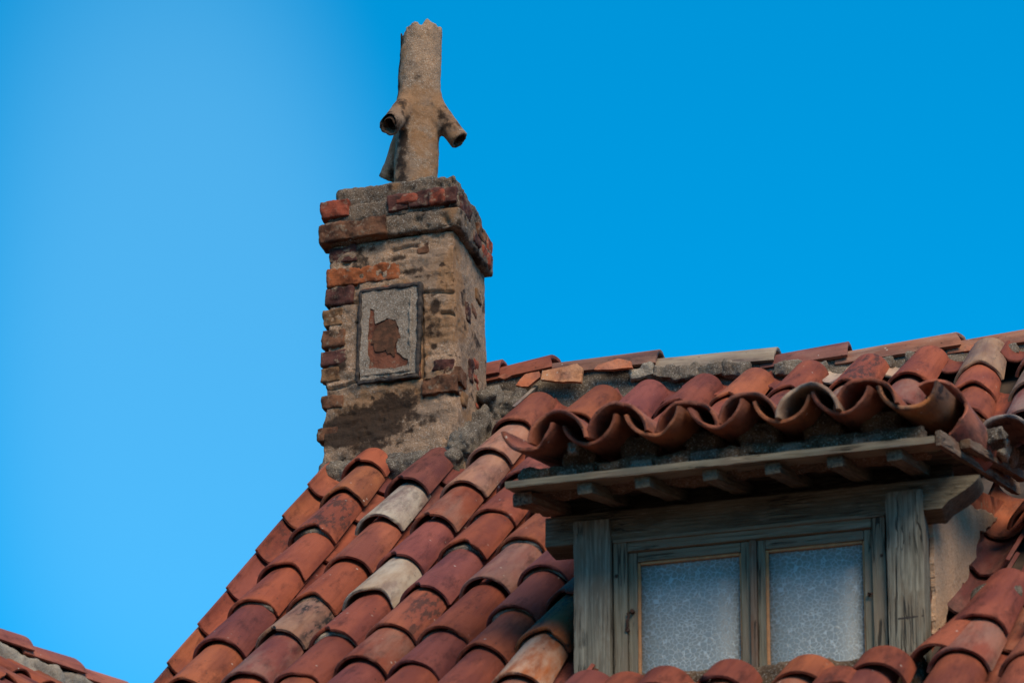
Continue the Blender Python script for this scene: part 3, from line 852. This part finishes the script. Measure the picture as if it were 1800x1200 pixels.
for i, (y, z, ly, lz, k) in enumerate(((.06, 1.17, .13, .07, 'dark'), (.30, 1.17, .12, .06, 'brown'), (.36, 1.09, .12, .06, 'red'), (.20, 1.10, .08, .05, 'dark'), (.42, 1.17, .08, .07, 'red'))):
    me = rough_box('brick', (.10, ly, lz), .0065, .006, .016, 22, 440 + i)
    part('brick', me, 'brick', stack, Matrix.Translation((.018 - .05 - (.006 if z > 1.14 else 0), y, z)), BR[k])

# mortar haunches at the foot
def lump(name, c, size, seed, amp, mat='mortar', rotx=0.0, rotz=0.0, parent=stack):
    me = rough_box(name, size, .0085, min(size) * .30, amp * 1.5, 24, seed, None, 0, 5)
    return part(name, me, mat, parent, Matrix.Translation(c) @ Matrix.Rotation(rotz, 4, 'Z') @ Matrix.Rotation(rotx, 4, 'X'))
lump('mortar_haunch', (-.30, .0, .005), (.63, .12, .11), 500, .022, 'mortar', radians(35))
lump('mortar_haunch', (.005, .17, .185), (.10, .46, .13), 501, .024, 'mortar', TH)
lump('mortar_haunch', (.09, .45, .42), (.14, .20, .11), 502, .026, 'mortar', TH)
lump('mortar_haunch', (.03, .38, .40), (.08, .14, .16), 503, .02, 'mortar', TH)

# ---- chimney pot with three downward spouts
def cap_sdf(P, a, b, ra, rb):
    a = np.array(a); b = np.array(b); d = b - a
    t = np.clip(((P - a) @ d) / (d @ d), 0, 1)
    return np.linalg.norm(P - a - t[..., None] * d, axis=-1) - (ra + (rb - ra) * t)
def cyl_sdf(P, a, b, ra, rb):
    a = np.array(a, float); b = np.array(b, float); d = b - a; ln = np.linalg.norm(d); d = d / ln
    t = (P - a) @ d
    r = np.linalg.norm(P - a - t[..., None] * d, axis=-1) - (ra + (rb - ra) * np.clip(t / ln, 0, 1))
    return np.maximum(r, np.maximum(-t, t - ln))
def smin(a, b, k):
    h = np.clip(.5 + .5 * (b - a) / k, 0, 1)
    return b + (a - b) * h - k * h * (1 - h)
PB, PT = (-.272, .21, 1.29), (-.244, .21, 2.16)
ARMS = [((-.262, .20, 1.815), (-.328, .015, 1.575)), ((-.245, .21, 1.835), (-.072, .225, 1.585)), ((-.268, .22, 1.76), (-.440, .33, 1.505))]
def pot_sdf(P):
    d = cyl_sdf(P, PB, PT, .091, .085)
    d = d - .006 + .0  # rounded
    for a, b in ARMS:
        d = smin(d, cyl_sdf(P, a, b, .052, .042), .036)
    d = d + fbm(P, 14, 3, 81) * .006 + fbm(P, 60, 2, 82) * .0022
    bore = cyl_sdf(P, (PB[0], PB[1], 1.40), (PT[0], PT[1], 2.4), .080, .078)
    for a, b in ARMS:
        v = np.array(b) - np.array(a)
        bore = np.minimum(bore, cyl_sdf(P, np.array(a) + v * .35, np.array(b) + v * .4, .034, .0295))
    d = np.maximum(d, -bore)
    # broken rim
    th = np.arctan2(P[..., 1] - PT[1], P[..., 0] - PT[0])
    cut = P[..., 2] - (2.112 + .012 * np.cos(th + .2) + .009 * np.sin(th * 6 + .4) + .006 * np.sin(th * 11) + fbm(P, 26, 3, 83) * .018)
    return np.maximum(d, cut)
V, Fc = surface_nets(pot_sdf, (-.52, .0, 1.27), (-.02, .42, 2.18), .0068)
me = mesh('chimney_pot', V, Fc, True, 0)
co = V
ang = np.arctan2(co[:, 1] - .21, co[:, 0] + .26)
wrap = lambda c, w: np.exp(-((np.mod(ang - c + pi, 2 * pi) - pi) / w) ** 2)
lft = np.where(co[:, 2] < 1.66, wrap(-2.02, .36) * 1.15, wrap(-2.52, .26))
armm = np.exp(-((co[:, 2] - 1.72) / .12) ** 2)
sp = np.minimum.reduce([cap_sdf(co, np.array(a) + .5 * (np.array(b) - np.array(a)), b, .05, .045) for a, b in ARMS])
lft = lft * sstep(.0, .02, sp)
soot = np.clip(lft * (.95 + .9 * fbm(co, 9, 3, 91)) + sstep(.01, -.01, sp) * (.35 + .7 * fbm(co, 22, 3, 92)) + sstep(.2, .6, fbm(co, 13, 4, 93)) * .5 + .25 * armm * sstep(-.2, .4, fbm(co, 20, 3, 96)), 0, 1)
och = np.clip(armm * .75 + sstep(-.1, .4, fbm(co, 9, 3, 94)) * .6, 0, 1)
gry = np.clip(sstep(.0, .5, fbm(co, 10, 3, 95)) * .55 + sstep(.01, -.01, sp) * .6, 0, 1)
set_stain(me, np.stack([soot, och, gry], 1))
part('chimney_pot', me, 'pot', house, None, None, 'cement chimney pot with broken rim and three drooping spouts')
lump('mortar_haunch', (-.27, .21, 1.325), (.30, .28, .06), 505, .014, 'mortar', 0, 0, stack)

# ---------------------------------------------------------------- dormer
YD = -1.84
def beam(name, a, b, wdt, hgt, mat, parent, seed=0, up=(0, 0, 1), amp=.0025, rad=.004, res=.02, label=None, fn=None):
    """squared timber from a to b; local X along it, Y across (wdt), Z up (hgt)"""
    a = Vector(a); b = Vector(b); x = (b - a)
    ln = x.length; x.normalize(); z = Vector(up); z = (z - x * z.dot(x)).normalized(); y = z.cross(x)
    m = Matrix.Identity(4)
    for i, ax in enumerate((x, y, z)):
        for j in range(3): m[j][i] = ax[j]
    m.translation = (a + b) / 2
    me = rough_box(name, (ln, wdt, hgt), res, rad, amp, 20, seed, fn, 35, 3)
    return part(name, me, mat, parent, m, None, label)
# posts: verticals with local X along their height
def vpost(x0, x1, zt, zb, y0, y1, seed, name='post'):
    return beam(name, ((x0 + x1) / 2, (y0 + y1) / 2, zb), ((x0 + x1) / 2, (y0 + y1) / 2, zt), y1 - y0, x1 - x0, 'woodp', house, seed, (1, 0, 0), .004, .006, .018)
vpost(.983, 1.108, -1.031, -1.75, -1.862, -1.74, 600)
vpost(2.013, 2.132, -1.041, -1.75, -1.862, -1.70, 601)
# saw cut low on the right-hand post
beam('split', (2.045, -1.8605, -1.466), (2.127, -1.8605, -1.463), .004, .006, 'iron', house, 602, res=.02, amp=.001, rad=.001)
# head beam with its splayed end
def end_fn(p, nrm):
    p = p.copy()
    f = np.clip((p[:, 0] - .5) / .22, 0, 1)
    t = np.clip((.05 - p[:, 2]) / .1, 0, 1)
    p[:, 0] -= f * t ** 1.5 * .125
    p[:, 2] += np.where(p[:, 0] > .60, .012 * t, 0)
    return p
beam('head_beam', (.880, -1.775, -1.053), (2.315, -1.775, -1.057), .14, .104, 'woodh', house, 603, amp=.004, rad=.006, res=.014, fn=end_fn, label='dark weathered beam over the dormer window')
# boarding between the rafters above the beam
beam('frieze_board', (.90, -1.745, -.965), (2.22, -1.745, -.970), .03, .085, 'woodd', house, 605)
part('sill_mortar', rough_box('sill_mortar', (1.16, .10, .17), .012, .02, .022, 22, 606, None, 0, 4), 'dmortar', house, Matrix.Translation((1.56, -1.935, -1.700)))
# window
win = holder('window', rough_box('window', (.90, .02, .03), .05, .002, .0, 1, 0), 'wood', house, 'two-light casement window with crackle glass behind grey frames')
win.location = Vector((1.561, -1.79, -1.64 + Z0)) - HL; BASE[win] = Vector((1.561, -1.79, -1.64 + Z0))
def rail(a, b, w, y0, y1, mat, name, seed):
    (xa, za), (xb, zb) = a, b
    upv = (1, 0, 0) if abs(xb - xa) < abs(zb - za) else (0, 0, 1)
    return beam(name, (xa, (y0 + y1) / 2, za), (xb, (y0 + y1) / 2, zb), y1 - y0, w, mat, win, seed, upv, .0012, .003, .025)
ZT, ZB = -1.102, -1.70
rail((1.136, ZB), (1.136, ZT), .046, -1.838, -1.76, 'wood', 'frame_jamb', 610)
rail((1.986, ZB), (1.986, ZT), .044, -1.838, -1.76, 'wood', 'frame_jamb', 611)
rail((1.1595, ZT - .021), (1.9635, ZT - .021), .042, -1.836, -1.76, 'wood', 'frame_head', 612)
rail((1.113, ZT - .006), (2.010, ZT - .006), .012, -1.846, -1.8365, 'wood', 'drip_strip', 613)
for i, (xa, xb) in enumerate(((1.160, 1.566), (1.590, 1.963))):
    zt = ZT - .0435
    lw = .030 if i == 0 else .026
    rail((xa + lw / 2, ZB), (xa + lw / 2, zt), lw, -1.822, -1.775, 'wood', 'sash_stile', 620 + i)
    rail((xb - lw / 2, ZB), (xb - lw / 2, zt), lw, -1.822, -1.775, 'wood', 'sash_stile', 622 + i)
    rail((xa + lw + .0005, zt - .016), (xb - lw - .0005, zt - .016), .032, -1.821, -1.775, 'wood', 'sash_rail', 624 + i)
    x0, x1, z1 = xa + lw, xb - lw, zt - .032
    me = rough_box('pane', (x1 - x0, .004, z1 - ZB), .1, .0005, 0, 1, 0)
    part('pane', me, 'glass', win, Matrix.Translation(((x0 + x1) / 2, -1.797, (z1 + ZB) / 2)), None, 'crackle-patterned glass pane with a pale curtain behind')
    for k, (a, b) in enumerate((((x0 + .004, ZB), (x0 + .004, z1)), ((x1 - .003, ZB), (x1 - .003, z1)), ((x0 + .0085, z1 - .004), (x1 - .0065, z1 - .004)))):
        rail(a, b, (.011, .008, .010)[k], -1.812, -1.800, 'bead', 'glazing_bead', 630 + i * 3 + k)
    # curtain
    n = 40; vv = []; ff = []
    for k in range(n + 1):
        xx = x0 - .02 + (x1 - x0 + .04) * k / n
        yy = -1.735 + .008 * sin(k * .9 + i) + .006 * sin(k * 2.1) + (.012 if k == n // 2 + 4 else 0)
        vv += [(xx, yy, ZB), (xx, yy, z1 - .035)]
    for k in range(n): ff.append((2 * k, 2 * k + 2, 2 * k + 3, 2 * k + 1))
    part('curtain', mesh('curtain', vv, ff), 'curtain', win)
rail((1.578, ZB), (1.578, ZT - .0445), .022, -1.836, -1.776, 'rot', 'astragal', 640)
# rusty hinge, hook and nails
def rod(name, pts, r, mat, parent, seg=8):
    vv = []; ff = []
    P = [Vector(p) for p in pts]
    for i, p in enumerate(P):
        t = (P[min(i + 1, len(P) - 1)] - P[max(i - 1, 0)]).normalized()
        a = t.orthogonal().normalized(); b = t.cross(a)
        for k in range(seg): vv.append(p + (a * cos(2 * pi * k / seg) + b * sin(2 * pi * k / seg)) * r)
    for i in range(len(P) - 1):
        for k in range(seg): ff.append((i * seg + k, i * seg + (k + 1) % seg, (i + 1) * seg + (k + 1) % seg, (i + 1) * seg + k))
    ff.append(tuple(range(seg))); ff.append(tuple((len(P) - 1) * seg + k for k in reversed(range(seg))))
    return part(name, mesh(name, vv, ff), mat, parent)
rod('hook', [(1.172, -1.83, -1.352), (1.170, -1.842, -1.356), (1.162, -1.846, -1.36), (1.166, -1.846, -1.372), (1.160, -1.846, -1.386), (1.161, -1.846, -1.405), (1.156, -1.844, -1.412), (1.165, -1.838, -1.416)], .0042, 'rust', win)
rod('hook_eye', [(1.176, -1.825, -1.350), (1.176, -1.842, -1.350)], .007, 'rust', win)
rod('hook_eye', [(1.160, -1.83, -1.414), (1.160, -1.845, -1.414)], .007, 'rust', win)
rod('latch_pin', [(1.951, -1.82, -1.366), (1.951, -1.838, -1.366), (1.962, -1.84, -1.367)], .005, 'rust', win)
rod('nail', [(1.124, -1.835, -1.226), (1.124, -1.8415, -1.226)], .006, 'rust', win)
rod('nail', [(1.995, -1.835, -1.243), (1.995, -1.8415, -1.243)], .005, 'rust', win)

# cheeks: brick behind, flaking plaster on the right-hand one
KX = .17
def cheek(xf, thick, name, flare):
    pts = []
    y0, y1 = -1.70, -.66
    ztop = lambda y: -1.02 + (y + 2.19) * .231
    v = []
    for dx in (0, -thick):
        v += [(xf + dx + flare * (y0 + 1.70), y0, y0 * TT - .12), (xf + dx + flare * (y1 + 1.70), y1, y1 * TT - .12), (xf + dx + flare * (y1 + 1.70), y1, ztop(y1)), (xf + dx, y0, ztop(y0))]
    f = [(0, 1, 2, 3), (7, 6, 5, 4), (0, 4, 5, 1), (1, 5, 6, 2), (2, 6, 7, 3), (3, 7, 4, 0)]
    me = mesh(name, v, f, False)
    return part(name, me, 'brick', house, None, (.26, .075, .04))
cheek(2.128, .08, 'cheek_wall', KX)
cheek(1.08, .08, 'cheek_wall', 0.0)
fr = lambda a, b, c: (2.131 + c + KX * (a + 1.70), a, b)
outl = [(-1.705, -1.47), (-1.69, -1.36), (-1.70, -1.05), (-1.705, -.96), (-1.2, -.87), (-.9, -.80), (-.98, -.86), (-1.12, -.93), (-1.18, -1.0), (-1.20, -1.08), (-1.28, -1.10), (-1.30, -1.17), (-1.38, -1.205), (-1.42, -1.27), (-1.46, -1.275), (-1.50, -1.33), (-1.56, -1.345), (-1.60, -1.42), (-1.66, -1.44)]
me = ribbon_slab('plaster_coat', outl, None, .014, .016, 8, .007, fr)
part('plaster_coat', me, 'plaster', house, None, None, 'pinkish roughcast plaster flaking off the dormer cheek')

# eave deck: boards on rafters, pitched 13 degrees
PD = tan(radians(13)); KR = .10
def dz(y): return (y + 2.19) * PD
def roofpt(x, y, z): return (x + KR * (y + 2.19), y, z + dz(y))
for i in range(5):
    ya = -2.19 + i * .165; yb = ya + .155
    xa, xb = (.834, 2.208) if i else (.834, 2.206)
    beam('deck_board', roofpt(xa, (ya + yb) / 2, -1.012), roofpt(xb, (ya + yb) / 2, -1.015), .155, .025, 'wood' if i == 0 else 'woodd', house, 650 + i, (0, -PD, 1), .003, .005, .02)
for i, x in enumerate((1.094, 1.283, 1.502, 1.700, 1.896, 2.080)):
    beam('rafter', roofpt(x, -2.155, -1.046), roofpt(x, -1.30, -1.046), .052, .038, 'woodh', house, 660 + i, (0, 0, 1), .003, .006, .016)
beam('rafter', roofpt(.875, -2.12, -1.052), roofpt(.875, -1.35, -1.052), .07, .044, 'rot', house, 667, (0, 0, 1), .008, .008, .014)
# rotten rake board on the right
beam('rake_board', roofpt(2.222, -2.185, -1.012), roofpt(2.235, -.95, -1.01), .022, .050, 'rot', house, 668, (0, 0, 1), .006, .005, .014, 'rotten splintered board along the edge of the dormer roof')
beam('rake_board', roofpt(2.252, -1.93, -.995), roofpt(2.275, -1.05, -.99), .035, .030, 'rot', house, 669, (0, 0, 1), .008, .006, .012)

droof = holder('dormer_roof', rough_box('dormer_roof', (1.30, .16, .06), .010, .014, .016, 26, 700, None, 0, 4), 'dmortar', house, 'wavy tiled eave of the dormer on mortar and rubble')
droof.location = Vector((1.525, -2.035, -.962 + Z0)) - HL; BASE[droof] = Vector((1.525, -2.035, -.962 + Z0))
ex = [1.050, 1.245, 1.452, 1.645, 1.845, 2.022]
epx = [.945, 1.152, 1.360, 1.556, 1.756, 1.945, 2.140]
ecl = [(0.225, 0.066, 0.034), (0.230, 0.069, 0.036), (0.218, 0.062, 0.031), (0.237, 0.075, 0.038), (0.206, 0.125, 0.081), (0.237, 0.066, 0.031)]
pcl = [(0.212, 0.062, 0.034), (0.225, 0.069, 0.034), (0.237, 0.075, 0.031), (0.212, 0.062, 0.031), (0.230, 0.075, 0.031), (0.218, 0.066, 0.034), (0.262, 0.081, 0.019)]
jit = random.Random(3)
for rrow in range(4):
    y = -2.25 + rrow * .375
    for i, x in enumerate(epx):
        if rrow and i not in (0, 5, 6): continue
        o0 = Vector(roofpt(x, y + jit.uniform(-.025, .025), -.952 + .018 + jit.uniform(-.004, .004) + .0138))
        o1 = Vector(roofpt(x, y + LT, -.952 + .0138))
        m = frame_mat(o0, (1, 0, 0), o1 - o0) @ Matrix.Rotation(jit.uniform(-.08, .08), 4, 'Y')
        part('eave_pan', EPAN[(i + 2 * rrow) % 8], None, droof, m, pcl[i], soot=.6 if i in (0, 5) else (.9 if i == 6 else .3), lime=.2 if i == 6 else .05)
    for i, x in enumerate(ex):
        if y > -1.2: continue
        o0 = Vector(roofpt(x, y + jit.uniform(-.035, .03), -.930 + .016 + jit.uniform(-.006, .006) + .0138))
        o1 = Vector(roofpt(x, y + LT, -.930 + .0138))
        m = frame_mat(o0, (1, 0, 0), o1 - o0) @ Matrix.Rotation(jit.uniform(-.06, .06), 4, 'Y') @ Matrix.Rotation(jit.uniform(-.03, .03), 4, 'Z')
        part('eave_cover', ECOV[(i + rrow) % 7], None, droof, m, ecl[i] if rrow == 0 else clay(), soot=.3, lime=.4 if i == 4 else .06)
# rubble and mortar in the hollows of the eave
for i, x in enumerate(ex):
    stone('rubble_stone', (x + .012, -2.05, -.905), (.11, .09, .10), 720 + i, 'dmortar', droof, jit.uniform(-.4, .4))
for i in range(16):
    stone('rubble_stone', (.95 + i * .079 + jit.uniform(-.03, .03), -2.105 + jit.uniform(-.01, .015), -.976 + jit.uniform(-.006, .016)), (.05 + jit.uniform(0, .06), .05, .028 + jit.uniform(-.008, .012)), 730 + i, ('dmortar', 'stone', 'dmortar')[i % 3], droof, jit.uniform(-.2, .2))
stone('rubble_stone', roofpt(1.075, -2.20, -.918), (.03, .03, .035), 760, 'mortar', droof)
# verge on the right: a tile standing on edge, broken grey cover, mortar lump
o0 = Vector(roofpt(2.222, -2.02, -.86)); o1 = Vector(roofpt(2.245, -1.58, -.93))
part('eave_cover', ECOV[2], None, droof, frame_mat(o0, (1, 0, 0), o1 - o0) @ Matrix.Rotation(radians(62), 4, 'Y') @ Matrix.Translation((0, 0, -.05)), (.30, .085, .045), soot=.5, lime=.1)
stone('rubble_stone', roofpt(2.19, -2.08, -.875), (.035, .035, .03), 761, 'mortar', droof)
o0 = Vector(roofpt(2.315, -1.62, -.955)); o1 = Vector(roofpt(2.33, -1.2, -.95))
part('eave_cover', ECOV[3], None, droof, frame_mat(o0, (1, 0, 0), o1 - o0), (.19, .155, .135), soot=.8, lime=.5)
for i in range(4):
    stone('rubble_stone', roofpt(2.285 + jit.uniform(-.02, .03), -1.66 + i * .14, -.955 + jit.uniform(-.02, .02)), (.08, .09, .05), 770 + i, ('mortar', 'pale', 'stone')[i % 3], droof, jit.uniform(-.5, .5))

# ---------------------------------------------------------------- neighbouring roof in the corner of the view
CR, CF = Vector((cos(PSI), sin(PSI), 0)), Vector((-sin(PSI), cos(PSI), 0))     # camera right / forward on the ground
CP = Vector((3.038, -9.658, 1.70))
NB = CP + CR * (-190 - 900 + 300) / 4500 * 14.0 + CF * 14.0      # below the ridge of the neighbour
rd = (CR * cos(radians(62)) + CF * sin(radians(62))).normalized()   # ridge, running away from us
dd = (CR * cos(radians(-28)) + CF * sin(radians(-28))).normalized() # down the slope, towards us
NP = radians(34)
nh = empty('neighbouring_house', (NB.x - 1, NB.y, 0), 'neighbouring house whose red tiled ridge descends behind the big roof', 'house')
BASE[nh] = Vector((NB.x - 1, NB.y, 0))
def ray_at(u, v, depth):
    f_, pv = 4500., 600 + 1960 - 4500 * tan(radians(10))
    fw = CF * cos(radians(10)) + Vector((0, 0, sin(radians(10)))); upv = -CF * sin(radians(10)) + Vector((0, 0, cos(radians(10))))
    return CP + (CR * (u - 900) / f_ + fw + upv * (pv - v) / f_) * depth
R0 = ray_at(95, 1182, 14.0) - Vector((0, 0, Z0))     # a point on its ridge
dv = dd * cos(NP) - Vector((0, 0, sin(NP))); nv = dd * sin(NP) + Vector((0, 0, cos(NP)))
def quad_prism(name, p, thick, n):
    v = [tuple(a) for a in p] + [tuple(Vector(a) - n * thick) for a in p]
    return mesh(name, v, [(0, 1, 2, 3), (7, 6, 5, 4), (0, 4, 5, 1), (1, 5, 6, 2), (2, 6, 7, 3), (3, 7, 4, 0)], False)
ea, eb = -2.6, 1.05
dn2 = -dd * cos(NP) - Vector((0, 0, sin(NP))); nv2 = -dd * sin(NP) + Vector((0, 0, cos(NP)))
nroof = holder('roof', quad_prism('roof', [R0 + rd * ea - nv * .14, R0 + rd * eb - nv * .14, R0 + rd * eb + dv * 2.4 - nv * .14, R0 + rd * ea + dv * 2.4 - nv * .14], .06, nv), 'deck', nh, 'tiled slope of the neighbouring roof')
part('rear_slope', quad_prism('rear_slope', [R0 + rd * ea - nv2 * .14, R0 + rd * ea + dn2 * 2.4 - nv2 * .14, R0 + rd * eb + dn2 * 2.4 - nv2 * .14, R0 + rd * eb - nv2 * .14], .06, nv2), 'deck', nh)
ww = R0 - Vector((0, 0, 1.5))
def corner(a, b, z): q = ww + rd * a + dd * b; return (q.x, q.y, z)
wv_ = [corner(a, b, z) for z in (-Z0, ww.z) for a, b in ((ea + .1, -1.7), (eb - .1, -1.7), (eb - .1, 1.7), (ea + .1, 1.7))]
part('wall', mesh('wall', wv_, [(0, 1, 2, 3), (7, 6, 5, 4), (0, 4, 5, 1), (1, 5, 6, 2), (2, 6, 7, 3), (3, 7, 4, 0)], False), 'wall', nh)
for k in range(15):
    a = ea + .12 + k * .245
    for r in range(5):
        s = .48 + r * .39 + rng.uniform(-.02, .02)
        o0 = R0 + rd * a + dv * s - nv * .055; o1 = R0 + rd * a + dv * (s - LT) - nv * .075
        part('cover_tile', COV[rng.randrange(12)], None, nroof, frame_mat(o0, rd, o1 - o0), tuple(c * .85 for c in clay()), lime=0.0, soot=0.0)
        o0 = R0 + rd * (a + .122) + dv * (s + .1) - nv * .125; o1 = R0 + rd * (a + .122) + dv * (s + .1 - LT) - nv * .138
        if r < 4: part('pan_tile', PAN[rng.randrange(8)], None, nroof, frame_mat(o0, rd, o1 - o0), tuple(c * .85 for c in clay()), lime=0.0, soot=0.0)
me = rough_box('ridge_mortar', (eb - ea, .26, .14), .025, .02, .03, 14, 800)
mxm = frame_mat(R0 + rd * (ea + eb) / 2 - Vector((0, 0, .085)), rd, -dd)
part('ridge_mortar', me, 'pale', nroof, mxm)
for k in range(8):
    a = ea + .45 + k * .455
    o0 = R0 + rd * a + Vector((0, 0, .012)); o1 = R0 + rd * (a - .5) + Vector((0, 0, -.012))
    cl = (.20, .20, .20) if a > .75 else (.30, .095, .06)
    part('ridge_tile', RID[k % 4], None, nroof, frame_mat(o0, -dd, o1 - o0), cl, lime=0.0, soot=0.0)
